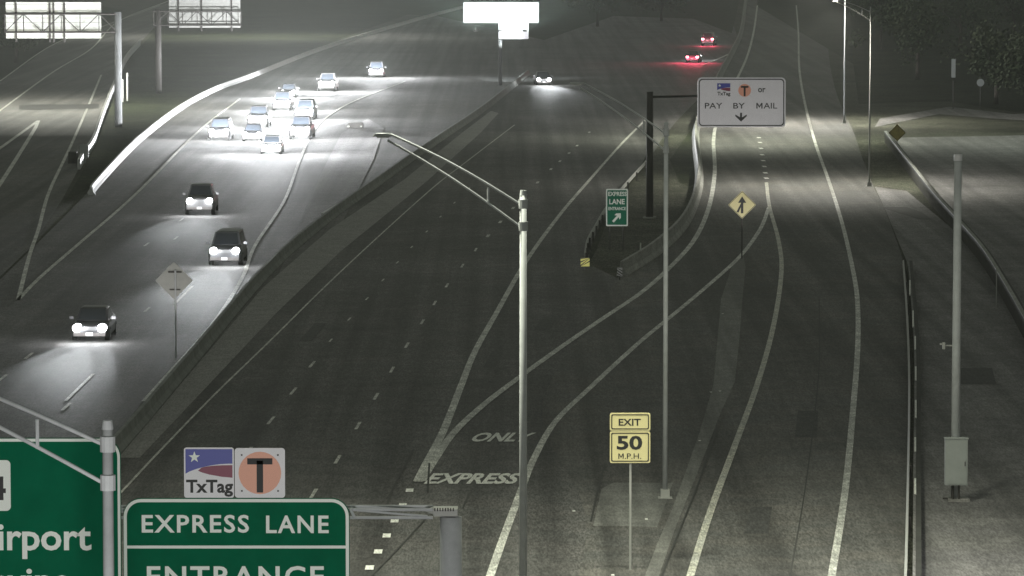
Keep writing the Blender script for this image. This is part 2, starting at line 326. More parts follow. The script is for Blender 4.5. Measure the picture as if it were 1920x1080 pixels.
# lettering on the road
def roadword(txt, x0, x1, ybase, ytop, shear=0):
    v, f = textmesh(txt, .035); ax0 = min(p[0] for p in v); ax1 = max(p[0] for p in v); az = max(p[1] for p in v)
    a = G(x0, ybase, .049); b = G(x1, ybase, .049); t = G((x0 + x1) / 2, ytop, .049); H = t.y - a.y; sc = (b.x - a.x)
    vs = [(a.x + (p[0] - ax0) / (ax1 - ax0) * sc + p[1] / az * shear, a.y + p[1] / az * H, .049) for p in v]
    struct(MB().add(vs, f).build('pavement_lettering', M['brightwhite']))
roadword('EXPRESS', 795, 966, 906, 887, .3)
roadword('ONLY', 879, 990, 827, 811, .35)

# ------------------------------------------------------------------ barriers, rails and walls
JP = [(-.30, 0), (-.30, .08), (-.14, .33), (-.08, .85), (.08, .85), (.14, .33), (.30, .08), (.30, 0)]
def barrier(px, label, m='barrier', prof=JP, name='concrete_barrier', cat='barrier', n=10, caps=True):
    return tag(MB().sweep(gpath(px, n, .02), prof).build(name, M[m]), label, cat)
barrier([(60, 1010), (220, 842), (350, 690), (492, 522), (600, 425), (710, 345), (800, 280), (900, 212), (990, 140)], 'long dark concrete median barrier between the oncoming cars and the empty lanes', 'medbar', [(a, b_ * .7) for a, b_ in JP])
barrier([(172, 366), (178, 352), (250, 275), (330, 211), (400, 172), (470, 146), (600, 95), (760, 45), (880, 12)], 'bright white curved concrete barrier left of the oncoming headlights', 'whitebarrier', [(a * .9, b * .6) for a, b in JP])
barrier([(1166, 518), (1225, 480), (1275, 434), (1301, 385), (1311, 335), (1305, 272), (1309, 232), (1346, 152), (1386, 72), (1397, 12), (1408, -60)], 'pale curved concrete barrier along the left side of the express ramp', 'barrier', [(a * 1.1, b) for a, b in JP])
barrier([(148, 318), (158, 300), (176, 272), (188, 236), (212, 172), (235, 118), (262, 85)], 'white guard barrier along the exit road at far left', 'whitebarrier', [(-.12, 0), (-.12, .8), (.12, .8), (.12, 0)])
barrier([(605, 405), (640, 385), (668, 372), (718, 338)], 'short bright kerb on the median beyond the barrier', 'whitebarrier', [(-.12, 0), (-.1, .22), (.1, .22), (.12, 0)], 'kerb', 'kerb')
# wall beside the frontage road
wp = [(1662, 268), (1700, 318), (1748, 382), (1800, 442), (1845, 496), (1882, 556), (1925, 634), (1990, 760)]
wt = thing('retaining_wall', 'dark stained retaining wall running diagonally along the frontage road at right', 'wall', (0, 0, 0))
MB().sweep(gpath(wp, 8, 0), [(-.16, 0), (-.16, 1.0), (.16, 1.0), (.16, 0)]).build('wall_face', M['darkwall'], wt)
MB().sweep(gpath(wp, 8, 0), [(-.02, 1.002), (-.02, 1.05), (.18, 1.05), (.18, 1.002)]).build('coping', M['barrier'], wt)
# guard rail beside the main lanes, and the rail with reflectors on the right of the ramp
def rail(px, label, hgt=.7, every=4):
    t = thing('guardrail', label, 'guardrail', (0, 0, 0)); p = gpath(px, 8, .02)
    MB().sweep(p, [(-.04, hgt - .3), (.03, hgt - .24), (-.03, hgt - .15), (.03, hgt - .06), (-.04, hgt), (-.06, hgt), (-.06, hgt - .3)]).build('rail_beam', M['dullalu'], t)
    for q in p[::every]: MB().box((q.x + .08, q.y, hgt / 2), (.12, .12, hgt)).build('post', M['darksteel'], t)
    return t
rail([(1097, 496), (1102, 470), (1118, 440), (1135, 410), (1170, 365), (1215, 314)], 'thin metal guardrail starting at the yellow striped marker', .7, 3)
rp = [(1693, 505), (1699, 590), (1703, 680), (1704, 770), (1702, 900), (1697, 1100), (1690, 1250)]
rail(rp, 'thin metal guardrail along the right side of the express ramp', .55, 4)
bt = thing('roadside_barrier', 'dark low barrier with pale reflective strips right of the express ramp', 'barrier', (0, 0, 0))
bp_ = [(1706, 505), (1711, 560), (1717, 640), (1720, 720), (1719, 900), (1719, 1100), (1716, 1250)]
MB().sweep(gpath(bp_, 8, .02), [(-.14, 0), (-.14, .5), (.12, .5), (.12, 0)]).build('barrier_wall', M['darkwall'], bt)
MB().sweep(gpath(bp_, 8, .02), [(.04, .502), (.04, .53), (.13, .53), (.13, .502)]).build('barrier_edge', M['apron'], bt)
for y0, y1, x in ((508, 535, 1706), (565, 595, 1712), (613, 637, 1716), (670, 695, 1717), (733, 765, 1717), (803, 828, 1716), (880, 908, 1716)):
    a = G(x, y1 + 18, .56); c = G(x, y0 + 18, .56)
    MB().box(((a.x + c.x) / 2, (a.y + c.y) / 2, .56), (.07, abs(c.y - a.y), .06), math.atan2(-(c.x - a.x), c.y - a.y)).build('reflective_strip', M['brightwhite'], bt)

# ================================================================== LIGHT POLES
POLEH = 13.2
def light_pole(base, label, arm=None, r=.12, h=POLEH, lit=None, m='galv', twist=0, lower=None):
    t = thing('light_pole', label, 'light pole', (base.x, base.y, 0), twist, 'tall street light poles')
    MB().tube((0, 0, 0), (0, 0, h), r, r * .8, 14).build('pole_shaft', M[m], t, smoothf=True)
    MB().tube((0, 0, h - .02), (0, 0, h + .12), r * .9, r * .7, 12).build('pole_cap', M[m], t)
    MB().box((0, 0, .03), (.5, .5, .06)).box((0, 0, .2), (.32, .32, .28)).build('base_plate', M['dullalu'], t)
    if arm:
        for dx, dz in arm:
            a = MB(); z1 = h - .25; z2 = h - .85; sg = 1 if dx > 0 else -1
            e = Vector((dx, 0, h + dz)); n = 8
            for zz, ee in ((z1, e), (z2, e + Vector((.08 * sg, 0, -.16)))):
                prev = Vector((sg * r * .8, 0, zz))
                for k in range(1, n + 1):
                    u = k / n; q = Vector((sg * r * .8, 0, zz)).lerp(ee, u) + Vector((0, 0, .10 * math.sin(math.pi * u)))
                    a.tube(prev, q, .032, .032, 8); prev = q
            q1 = Vector((sg * r, 0, z1)).lerp(e, .24); q2 = Vector((sg * r, 0, z2)).lerp(e, .24); a.tube(q1, q2, .03, n=6)
            a.tube((0, 0, z1 - .12), (0, 0, z1 + .12), r * 1.15, n=12); a.tube((0, 0, z2 - .12), (0, 0, z2 + .12), r * 1.15, n=12)
            am = a.build('mast_arm', M[m], t)
            lu = MB(); c = e + Vector((.2 * sg, 0, -.03))
            lu.flat([(c.x - .26, c.z), (c.x - .2, c.z + .05), (c.x + .1, c.z + .06), (c.x + .24, c.z + .03), (c.x + .25, c.z - .02), (c.x - .26, c.z - .03)], -.11, .11)
            lo = lu.build('luminaire', M['galv'], am)
            MB().box((c.x, 0, c.z - .045), (.34, .16, .03)).build('lens', M['lens_on' if lit else 'lens'], lo)
            if lit: lamp('SPOT', 'street_lamp_light', (c.x, 0, c.z - .2), lit, parent=t, size=.15, spot=150, blend=.9, to=(0, 0.001, -1))
    return t
def Yof(y): return G(960, y).y
b1 = G(990, 1279); b1.x = at(981, 700, b1.y).x
light_pole(b1, 'nearest complete grey light pole with twin bar arm pointing left above the dark lanes', [(-3.55, 1.62)], .115)
b2 = G(1247, 935)
light_pole(b2, 'slender grey light pole between the speed sign and the express lane signs', [(-2.95, 1.5)], .095)
b3 = G(197, 1590); b3.y = 8500 / 122; b3.x = (197 - 960) / 122
light_pole(b3, 'thick grey light pole standing in front of the two large green signs', [(-4.2, 1.35)], .105, h=12.9, m='galv')
b4 = G(1583, 232)
light_pole(b4, 'thin pale light pole at the bend of the express ramp, right of the toll sign', [(-2.6, .6)], .085, lit=38000)
b5 = G(1630, 350)
light_pole(b5, 'faint thin light pole on the verge where the ramp edge bends', [(-2.4, .6)], .06, m='dullalu', lit=22000)
# camera pole with cabinet
b6 = G(1791, 940)
t = thing('camera_pole', 'thick grey pole carrying an equipment cabinet at the right edge', 'pole', (b6.x, b6.y, 0))
MB().tube((0, 0, 0), (0, 0, 12.1), .17, .13, 16).build('pole_shaft', M['galv'], t, smoothf=True)
MB().tube((0, 0, 12.0), (0, 0, 12.22), .15, .15, 12).build('pole_cap', M['signwhite'], t)
cb = MB().box((-.02, -.36, 1.45), (.78, .38, 1.62)).build('cabinet', M['cab'], t)
MB().box((-.02, -.56, 1.45), (.70, .02, 1.52)).box((-.02, -.36, 2.28), (.84, .44, .04)).build('cabinet_door', M['cab'], cb)
MB().box((.28, -.58, 1.4), (.03, .03, .16)).build('handle', M['darksteel'], cb)
MB().tube((.1, -.3, .0), (.1, -.3, .66), .04).tube((-.12, -.3, 0), (-.12, -.3, .66), .05).tube((-.45, -.1, .12), (0, -.1, .1), .03).build('conduit', M['darksteel'], t)
MB().box((.1, 0, .06), (.75, .7, .12)).build('base_plate', M['lightconc'], t)
cm = MB().tube((0, 0, 5.5), (-.42, 0, 5.5), .025).box((-.45, 0, 5.5), (.09, .2, .22)).box((-.52, 0, 5.56), (.12, .12, .05)).build('sensor_bracket', M['dullalu'], t)
# faint thin post on the right
q = G(1868, 580); tag(MB().tube((0, 0, 0), (0, 0, 2.1), .03).build('marker_post', M['dullalu'], loc=q), 'faint slim post standing against the diagonal wall at right', 'post')

# ================================================================== ROADSIDE SIGNS
def diamond(cx, cz, h, rr=.05):
    pts = []; 
    for k, (a, c) in enumerate(((0, 1), (-1, 0), (0, -1), (1, 0))):
        u = Vector((a, c)) * h; nx = Vector(((-1, 0), (0, -1), (1, 0), (0, 1))[k]) * h; pv = Vector(((1, 0), (0, 1), (-1, 0), (0, -1))[k]) * h
        pts += [u.lerp(pv, rr), u.lerp(pv, rr * .3) * .985, u.lerp(nx, rr * .3) * .985, u.lerp(nx, rr)]
    return [(cx + p.x, cz + p.y) for p in pts]
# merge warning
b = G(1391, 486); s = 8500 / b.y
t = thing('warning_sign', 'yellow diamond sign with black merge arrow standing before the ramp gore', 'road sign', (b.x, b.y, 0))
zc = at(1391, 384, b.y).z
MB().tube((0, .06, 0), (0, .06, zc + .5), .04).build('sign_post', M['darksteel'], t)
MB().flat(diamond(0, zc, .83), -.02, .02).build('sign_panel', M['signyellow'], t)
ring(diamond(0, zc, .80), diamond(0, zc, .765), -.026, -.0225).build('border', M['black'], t)
ar = MB().flat([(-.07, zc - .5), (-.07, zc + .12), (-.24, zc + .12), (0, zc + .5), (.24, zc + .12), (.07, zc + .12), (.07, zc - .5)][::-1], -.028, -.0225)
ar.flat([(-.33, zc - .42), (-.21, zc - .46), (-.06, zc - .12), (-.07, zc + .1)], -.027, -.0226)
ar.build('merge_arrow', M['black'], t)
# exit speed sign
Y = 8500 / 60.; b = Vector(((1182 - 960) / 60., Y, 0))
t = thing('speed_sign', 'pale yellow EXIT 50 M.P.H. sign on a thin post', 'road sign', (b.x, Y, 0))
def zy(y): return at(960, y, Y).z
def xx(x): return at(x, 540, Y).x - b.x
MB().tube((.03, .06, 0), (.03, .06, zy(780)), .04).build('sign_post', M['dullalu'], t)
def sp(nm, y0, y1):
    o = MB().flat(rrect(xx(1144), xx(1220), zy(y1), zy(y0), .06), -.02, .02).build(nm, M['signyellow'], t)
    ring(rrect(xx(1146.5), xx(1217.5), zy(y1) + .045, zy(y0) - .045, .05), rrect(xx(1148.5), xx(1215.5), zy(y1) + .075, zy(y0) - .075, .04), -.027, -.022).build('border', M['black'], o); return o
p1 = sp('exit_panel', 774, 807.5); p2 = sp('speed_panel', 808.5, 868)
text('EXIT', xx(1160.5), xx(1202), zy(798), zy(785), -.026).build('legend', M['black'], p1, fix=False)
text('50', xx(1157), xx(1205), zy(843), zy(817), -.026, bold=.03).build('legend', M['black'], p2, fix=False)
letter_m(xx(1160), xx(1170), zy(860), zy(850), -.026).build('legend', M['black'], p2, fix=False)
text('.P.H.', xx(1172), xx(1203), zy(860), zy(850), -.026, bold=.006).build('legend', M['black'], p2, fix=False)
# express lane entrance, small green sign
b = G(1156, 470); Y = b.y
t = thing('entrance_sign', 'small green EXPRESS LANE ENTRANCE sign with white diagonal arrow', 'road sign', (b.x, Y, 0))
X0 = b.x
def xx(x): return at(x, 540, Y).x - X0
MB().box((-.4, .06, .9), (.08, .08, 1.8)).build('post', M['darksteel'], t); MB().box((.4, .06, .9), (.08, .08, 1.8)).build('post', M['darksteel'], t)
MB().flat(rrect(xx(1136), xx(1177), zy(424), zy(354), .07), -.02, .02).build('sign_panel', M['greensign'], t)
ring(rrect(xx(1136), xx(1177), zy(424), zy(354), .07), rrect(xx(1138.3), xx(1174.7), zy(421.5), zy(356.5), .05), -.028, -.022).build('border', M['legend'], t)
for wd_, x0, x1, yb, yt in (('EXPRESS', 1140, 1174.5, 367.5, 359.5), ('LANE', 1142, 1171, 383, 373), ('ENTRANCE', 1140.5, 1173, 394, 388)):
    text(wd_, xx(x0), xx(x1), zy(yb), zy(yt), -.027, bold=.03).build('legend', M['legend'], t, fix=False)
ax, az = xx(1156.5), zy(407.5); k = .5 / 16
def rot(p, a=R(-42)): return (ax + (p[0] * math.cos(a) - p[1] * math.sin(a)), az + (p[0] * math.sin(a) + p[1] * math.cos(a)))
MB().flat([rot(p) for p in ((-.07, -.36), (-.07, .08), (-.2, .0), (-.2, .14), (0, .34), (.2, .14), (.2, .0), (.07, .08), (.07, -.36))][::-1], -.028, -.022).build('arrow', M['legend'], t)
# back of the diamond sign on the left
b = G(330, 672); Y = b.y; X0 = b.x; zc = at(327, 526, Y).z
t = thing('diamond_sign', 'grey back of a diamond road sign beside the oncoming lanes', 'road sign', (b.x, Y, 0))
MB().flat(diamond(-.07, zc, .88), -.02, .02).build('sign_panel', M['dullalu'], t)
MB().tube((0, -.07, 0), (0, -.07, zc + .48), .045).build('sign_post', M['galv'], t)
MB().box((-.02, -.04, zc + .40), (.62, .05, .07)).build('bracket', M['darksteel'], t); MB().box((-.02, -.04, zc - .42), (.5, .05, .05)).build('bracket', M['darksteel'], t)
# object markers
def marker(px, wpx, hpx, m, label, sl, nb=4):
    b = G(px[0], px[1] + hpx / 2 + 6); s = 8500 / b.y; wd_, h = wpx / s, hpx / s; z0 = .2
    t = thing('object_marker', label, 'marker sign', (b.x, b.y, 0)); c = z0 + h / 2
    MB().box((0, .04, c / 2), (.06, .05, c)).build('sign_post', M['darksteel'], t)
    MB().flat(rrect(-wd_ / 2, wd_ / 2, z0, z0 + h, .02), -.015, .015).build('sign_panel', M[m], t)
    st = MB(); n = nb
    for k in range(-1, n):
        z = z0 + k * h / n * 1.3; th = h / n * .5; dz = wd_ * sl
        pts = [(-wd_ / 2, z), (wd_ / 2, z + dz), (wd_ / 2, z + dz + th), (-wd_ / 2, z + th)]
        pts = [(a, min(max(c_, z0 + .004), z0 + h - .004)) for a, c_ in pts]
        if abs(pts[0][1] - pts[3][1]) < .005 and abs(pts[1][1] - pts[2][1]) < .005: continue
        st.add([(a, -.022, c_) for a, c_ in pts], [[0, 1, 2, 3]])
    st.build('stripes', M['black'], t, fix=False)
marker((1097, 492), 17, 16, 'markeryellow', 'yellow marker board with black diagonal stripes at the end of the guardrail', .9, 3)
marker((1162, 511), 10, 17, 'signwhite', 'small pale striped marker at the nose of the ramp barrier', -.7, 4)
for x, y in ((1103, 477), (1201, 474)):
    tag(MB().box((0, 0, .3), (.08, .04, .6)).box((0, -.022, .48), (.07, .01, .16)).build('delineator_post', M['brightwhite'], loc=G(x, y)), 'short white delineator post %s' % ('just behind the yellow striped marker' if x < 1150 else 'on the grass left of the ramp barrier'), 'post')
# yellow sign on the right verge
b = G(1682, 292); s = 8500 / b.y; t = thing('warning_sign', 'dim yellow diamond sign beside the frontage road far right', 'road sign', (b.x, b.y, 0))
zc = at(1682, 249, b.y).z
MB().tube((0, .06, 0), (0, .06, zc + .3), .04).build('sign_post', M['darksteel'], t)
MB().flat(diamond(0, zc, .72), -.02, .02).build('sign_panel', mat('faded_yellow', (.34, .28, .06), .6, var=.3, scale=3), t)
ring(diamond(0, zc, .69), diamond(0, zc, .65), -.026, -.0225).build('border', M['black'], t)
b = G(1838, 205); t = thing('round_sign', 'small dim grey roadside sign in front of the dark trees', 'road sign', (b.x, b.y, 0)); zc = at(1838, 155, b.y).z
MB().tube((0, .06, 0), (0, .06, zc), .04).build('sign_post', M['darksteel'], t); disc(0, zc, .38, -.02, .02).build('sign_panel', M['cab'], t)
b = G(1787, 205); t = thing('marker_post', 'pale upright post by the dark trees, right of the toll sign', 'post', (b.x, b.y, 0))
MB().box((0, 0, at(1787, 150, b.y).z / 2), (.1, .1, at(1787, 150, b.y).z)).build('sign_post', M['darksteel'], t)
zz = at(1787, 128, b.y).z; MB().box((0, -.04, zz), (.42, .05, 1.9)).build('sign_panel', M['cab'], t)

# ================================================================== OVERHEAD SIGNS
# toll payment sign on its cantilever
b = G(1218, 410); Y = b.y; X0 = b.x
t = thing('cantilever_gantry', 'dark steel cantilever post and arm holding the toll sign', 'gantry', (b.x, Y, 0))
zt = at(0, 172, Y).z
MB().tube((0, 0, 0), (0, 0, zt), .25, .22, 16).build('gantry_post', M['darksteel'], t, smoothf=True)
za = zt - .35
MB().tube((0, 0, za), (xx(1470), 0, za + .2), .08, .06, 12).build('gantry_arm', M['nightsteel'], t)
MB().tube((0, 0, 0), (0, 0, .12), .45).build('base_plate', M['dullalu'], t)
sgn = thing('toll_sign', 'white overhead PAY BY MAIL sign with down arrow above the ramp', 'road sign', at(1388, 237, Y) + Vector((0, -.35, 0)))
X0 = sgn.location.x; Z0 = sgn.location.z
def zs(y): return at(960, y, Y).z - Z0
MB().flat(rrect(xx(1306), xx(1470.5), zs(238), zs(145), .28), -.03, .03).build('sign_panel', M['signwhite'], sgn)
ring(rrect(xx(1308.5), xx(1468), zs(235.7), zs(147.3), .25), rrect(xx(1310.3), xx(1466.2), zs(233.9), zs(149.1), .22), -.045, -.032).build('border', M['black'], sgn)
for wd_, x0, x1, yb, yt in (('PAY', 1320, 1352.5, 203, 192.5), ('BY', 1373, 1394.5, 203, 192.5), ('AIL', 1429.5, 1455, 203, 192.5)):
    text(wd_, xx(x0), xx(x1), zs(yb), zs(yt), -.04, bold=.006).build('legend', M['black'], sgn, fix=False)
letter_m(xx(1416), xx(1427.5), zs(203), zs(192.5), -.04).build('legend', M['black'], sgn, fix=False)
text('or', xx(1419), xx(1433), zs(172.5), zs(161), -.04, ref='H', bold=.02).build('legend', M['black'], sgn, fix=False)
def arrow_dn(xc, y0, y1, k):
    return MB().flat([(xx(xc) + a * k, zs(y1) + c * k) for a, c in ((0, 0), (.4, .38), (.4, .5), (.07, .3), (.07, .62), (-.07, .62), (-.07, .3), (-.4, .5), (-.4, .38))], -.042, -.032)
arrow_dn(1387.5, 211, 227.5, .95).build('arrow', M['black'], sgn)
def tagpanel(parent, x0, x1, y0, y1, zf, d, big):
    wd_, h = x1 - x0, y1 - y0
    def U(u): return xx(x0 + u * wd_)
    def V(v): return zf(y0 + v * h)
    pn = MB().flat(rrect(U(0), U(1), V(1), V(0), abs(U(1) - U(0)) * .05), -d - .02, -d).build('toll_tag_panel', M['signwhite'], parent)
    def q(lst, m, dd, nm): return MB().flat([(U(a), V(c)) for a, c in lst], -d - .02 - dd, -d - .0205).build(nm, M[m], pn)
    sweep = [(.03 + .97 * k / 10, .52 - .22 * math.sin(R(90 * (k / 10) ** .7)) ) for k in range(11)]
    q([(.03, .03), (.97, .03)] + [(.03 + .94 * k / 12, .52 - .20 * math.sin(R(90 * (k / 12) ** .8))) for k in range(12, -1, -1)], 'blue', .004, 'blue_field')
    q([(.28, .46)] + [(.28 + .69 * k / 10, .46 - .11 * math.sin(R(90 * (k / 10) ** .45))) for k in range(1, 11)] + [(.97, .60), (.75, .58), (.5, .535), (.36, .495)], 'maroon', .006, 'maroon_swoosh')
    star(U(.21), V(.19), abs(U(.12) - U(0)), -d - .03, -d - .0245).build('star', M['legend'], pn)
    text('TxTag', U(.04), U(.98), V(.90), V(.64), -d - .025, ref='T', bold=.03).build('legend', M['black'], pn, fix=False)
def tpanel(parent, x0, x1, y0, y1, zf, d):
    pn = MB().flat(rrect(xx(x0), xx(x1), zf(y1), zf(y0), abs(xx(x1) - xx(x0)) * .06), -d - .02, -d).build('toll_circle_panel', M['signwhite'], parent)
    cx, cz, r = (xx(x0) + xx(x1)) / 2, (zf(y0) + zf(y1)) / 2, abs(xx(x1) - xx(x0)) * .425
    disc(cx, cz, r, -d - .026, -d - .0205).build('peach_disc', M['peach'], pn)
    MB().box((cx, -d - .028, cz + r * .55), (r * 1.18, .004, r * .29)).box((cx, -d - .028, cz - r * .17), (r * .30, .004, r * 1.5)).build('letter', M['black'], pn)
    if r > .2:
        for a in (-.36, .36):
            for c in (-.36, .36): MB().box((cx + a * r / .425, -d - .024, cz + c * r / .425), (.03, .008, .03)).build('bolt', M['darksteel'], pn)
tagpanel(sgn, 1342, 1368, 155, 181, zs, .033, False)
tpanel(sgn, 1380, 1408, 155.5, 182.5, zs, .033)

# big green signs at the lower left, on the near gantry
s = 100.; Y = 8500 / s; X0 = (440 - 960) / s; Z0 = at(960, 1300, Y).z
sgn = thing('express_lane_sign', 'large green EXPRESS LANE ENTRANCE sign with two toll logos on top', 'road sign', (X0, Y, Z0))
MB().flat(rrect(xx(228), xx(654), zs(1290), zs(934), .34, 8), -.04, .04).build('sign_panel', M['green'], sgn)
ring(rrect(xx(229), xx(653), zs(1289), zs(935), .33, 8), rrect(xx(235), xx(647), zs(1283), zs(941), .27, 8), -.05, -.042).build('border', M['legend'], sgn)
MB().box((xx(441), -.046, zs(1025)), (xx(647) - xx(235), .008, .055)).build('divider', M['legend'], sgn)
for wd_, x0, x1, yb, yt in (('EXPRESS', 263, 465, 998, 965), ('LANE', 497, 615, 999, 966), ('ENTRANCE', 272, 606, 1100, 1061)):
    text(wd_, xx(x0), xx(x1), zs(yb), zs(yt), -.047, bold=.02, spacing=1.15).build('legend', M['legend'], sgn, fix=False)
tagpanel(sgn, 343, 437, 839, 933, zs, .0, True)
tpanel(sgn, 438.5, 533, 840, 933, zs, .0)
# destination sign
s = 104.; Y2 = 8500 / s; Y = Y2; X0 = (100 - 960) / s; Z0 = at(960, 1300, Y).z
sgn = thing('destination_sign', 'large green airport destination sign cut by the left edge of the view', 'road sign', (X0, Y, Z0))
MB().flat(rrect(xx(-420), xx(224), zs(1290), zs(821), .34, 8), -.04, .04).build('sign_panel', M['green'], sgn)
ring(rrect(xx(-419), xx(223), zs(1289), zs(822), .33, 8), rrect(xx(-413), xx(218), zs(1283), zs(827.5), .28, 8), -.05, -.042).build('border', M['legend'], sgn)
sh = MB().flat(rrect(xx(-85), xx(17), zs(957), zs(862), .08), -.06, -.042).build('route_panel', M['legend'], sgn)
text('114', xx(-74), xx(8), zs(937), zs(893), -.063, bold=.03).build('legend', M['black'], sh, fix=False)
text('Airport', xx(-62), xx(168), zs(1031), zs(979), -.047, ref='A', bold=.02).build('legend', M['legend'], sgn, fix=False)
text('Grapevine', xx(-170), xx(128), zs(1112), zs(1062), -.047, ref='G', bold=.02).build('legend', M['legend'], sgn, fix=False)
# gantry behind the express lane sign
Y = 85.45; X0 = at(845, 600, Y).x
t = thing('sign_gantry', 'near steel sign gantry with thick post right of the green express lane sign', 'gantry', (X0, Y, 0))
zA, zB = at(0, 953, Y).z, at(0, 964, Y).z
MB().tube((0, 0, 0), (0, 0, zB - .05), .23, .21, 18).build('gantry_post', M['galv'], t, smoothf=True)
MB().box((-.10, 0, (zA + zB) / 2 + .0), (.46, .5, .13)).tube((-.33, 0, (zA + zB) / 2), (-.5, 0, (zA + zB) / 2), .09, .02).build('flange', M['dullalu'], t)
for k in range(8): MB().tube((-.3 + .05 * k, -.26, zA - .02), (-.3 + .05 * k, -.26, zA + .04), .012, n=6).build('bolt', M['darksteel'], t)
tr = MB(); L0, L1 = -6.6, -.34
tr.tube((L0, -.2, zA), (L1, -.2, zA), .03).tube((L0, .25, zA), (L1, .25, zA), .03).tube((L0, -.2, zB - .04), (L1, -.2, zB - .04), .03)
tr.tube((-1.78, -.22, zA - .01), (L1 - .1, -.22, zB - .01), .022)
for k in range(6): tr.tube((-2 - k * .8, 0, zA), (-2.4 - k * .8, 0, zB), .02).tube((-2.4 - k * .8, 0, zB), (-2.8 - k * .8, 0, zA), .02)
tr.tube((-1.9, -.25, zA + .02), (-1.82, -.25, zB - .03), .03)
tr.build('truss', M['galv'], t)

# far gantries seen from behind, top left
def back_sign(Yb, x0, x1, y0, y1, chords, xt0, xt1, posts, xp, ybase, label, glabel, m, flange=()):
    global X0, Y
    Y = Yb
    X0 = at((x0 + x1) / 2, 500, Y).x; Zb = at(0, y1, Y).z
    sg = thing('ribbed_sign', label, 'road sign', (X0, Y, Zb))
    W = xx(x1) - xx(x0); H = at(0, y0, Y).z - Zb
    MB().box((0, 0, H / 2), (W, .06, H)).build('sign_panel', m, sg)
    st = MB()
    for k in range(8): st.box((0, -.05, H * (k + .5) / 8), (W, .05, .05))
    st.build('stiffeners', M['dullalu'], sg)
    for px_ in posts: MB().box((xx(px_), -.12, H / 2 - .2), (.16, .12, H + .3)).build('support', M['darksteel'], sg)
    X0 = at(xp, 500, Y).x
    t = thing('sign_gantry', glabel, 'gantry', (X0, Y - .6, 0)); za, zb = at(0, chords[0], Y).z, at(0, chords[1], Y).z
    tr = MB(); n = max(4, int((xx(xt1) - xx(xt0)) / 1.6)); a = xx(xt0); d = (xx(xt1) - a) / n
    for yy in (-.2, .3):
        for zz in (za, zb): tr.tube((a, yy, zz), (a + d * n, yy, zz), .075, n=8)
    for k in range(n):
        u, v = a + d * k, a + d * (k + 1)
        tr.tube((u, -.2, za), (u, -.2, zb), .05, n=6).tube((u, -.2, za if k % 2 else zb), (v, -.2, zb if k % 2 else za), .045, n=6)
    tr.tube((a + d * n, -.2, za), (a + d * n, -.2, zb), .05, n=6)
    tr.build('truss', M['darksteel'], t)
    return t, za
t, za = back_sign(8500 / 20., 15.5, 193, 4, 72, (26, 60), 15, 226, (35, 98, 105, 125), 225, 240, 'bright ribbed back of an overhead sign at top left corner', 'truss gantry with thick grey post at top left corner', M['alu'])
MB().tube((0, 0.05, 0), (0, 0.05, za + .2), .36, .34, 16).build('gantry_post', M['weatherpost'], t, smoothf=True)
t, za = back_sign(8500 / 17., 320, 453, -12, 52, (21, 47), 292, 455, (338, 381, 437), 300, 174, 'dim grey back of an overhead sign, second from the top left', 'dark truss gantry beside the second overhead sign back', M['dullalu'])
MB().tube((0, 0.05, 0), (0, 0.05, za + .2), .36, .34, 16).build('gantry_post', M['darksteel'], t, smoothf=True)
# bright overhead sign at top centre, lit by added fixtures in place of reflected headlights
Y = 8500 / 16.3; X0 = at(938, 500, Y).x; Zb = at(0, 42, Y).z
t = thing('sign_gantry', 'pole gantry under the glaring white sign at top centre', 'gantry', (X0, Y + .6, 0))
MB().tube((0, 0, 0), (0, 0, Zb + 1.8), .22, .18, 14).build('gantry_post', M['nightsteel'], t, smoothf=True)
MB().tube((-3.9, -.3, Zb + .4), (3.9, -.3, Zb + .4), .1).tube((-3.9, -.3, Zb + 1.7), (3.9, -.3, Zb + 1.7), .1).build('gantry_arm', M['dullalu'], t)
sg = thing('overhead_sign', 'glaring white reflective overhead sign at top centre', 'road sign', (X0, Y, Zb))
H = at(0, 5, Y).z - Zb
MB().flat(rrect(xx(870), xx(1009), 0, H, .1), -.04, .04).build('sign_panel', M['signwhite'], sg)
ring(rrect(xx(869), xx(1010), -.06, H + .06, .12), rrect(xx(870.5), xx(1008.5), .02, H - .02, .1), -.06, -.042).build('border', M['galv'], sg)
MB().flat(rrect(xx(935), xx(991), -1.9, -.05, .08), -.04, .04).build('lower_panel', M['signwhite'], sg)
for k in (-2.8, 0, 2.8):
    f = MB().box((k, -1.9, -.9), (.5, .25, .2)).tube((k, 0, -.6), (k, -1.9, -.95), .03, n=6).build('added_sign_light', M['darksteel'], sg)  # added fixtures; the sign itself only reflects headlights
    lamp('SPOT', 'added_sign_beam', (k, -1.9, -.72), 200000, (.78, 1, .94), sg, .15, 120, .6, (0, 1.9, 2.1))
lamp('SPOT', 'added_sign_beam', (.8, -3.4, -1.2), 90000, (.88, .97, 1), sg, .15, 60, .6, (0, 3, .2))  # added beam without a fixture, brightening the lower panel

# ================================================================== SMALL THINGS ON THE LEFT
for x, y, h in ((230, 192, 2.4), (238.5, 190, 3.0)):
    tag(MB().tube((0, 0, 0), (0, 0, h), .09, n=10).build('white_post', M['brightwhite'], loc=G(x, y)), ('shorter' if x < 235 else 'taller') + ' of two white upright posts beside the far left gantry post', 'post')
b = G(158, 306); t = thing('crash_cushion', 'grey crash cushion at the nose of the far left guard barrier', 'crash cushion', (b.x, b.y, 0))
MB().box((0, 0, .95), (.7, .1, 1.1)).box((0, .1, .3), (.2, .2, .6)).build('panel', M['cab'], t)
for k in (.3, -.5): MB().tube((-.9, k, 0), (-.9, k, .95), .38, .33, 16).build('drum', M['darkwall'], t)
b = G(665, 240); t = thing('median_block', 'pale low block with two small reflectors on the median shoulder', 'block', (b.x, b.y, 0))
MB().flat([(-.8, 0), (-.85, .3), (-.6, .5), (.7, .55), (.85, .3), (.8, 0)], -.4, .4).build('block', M['lightconc'], t)
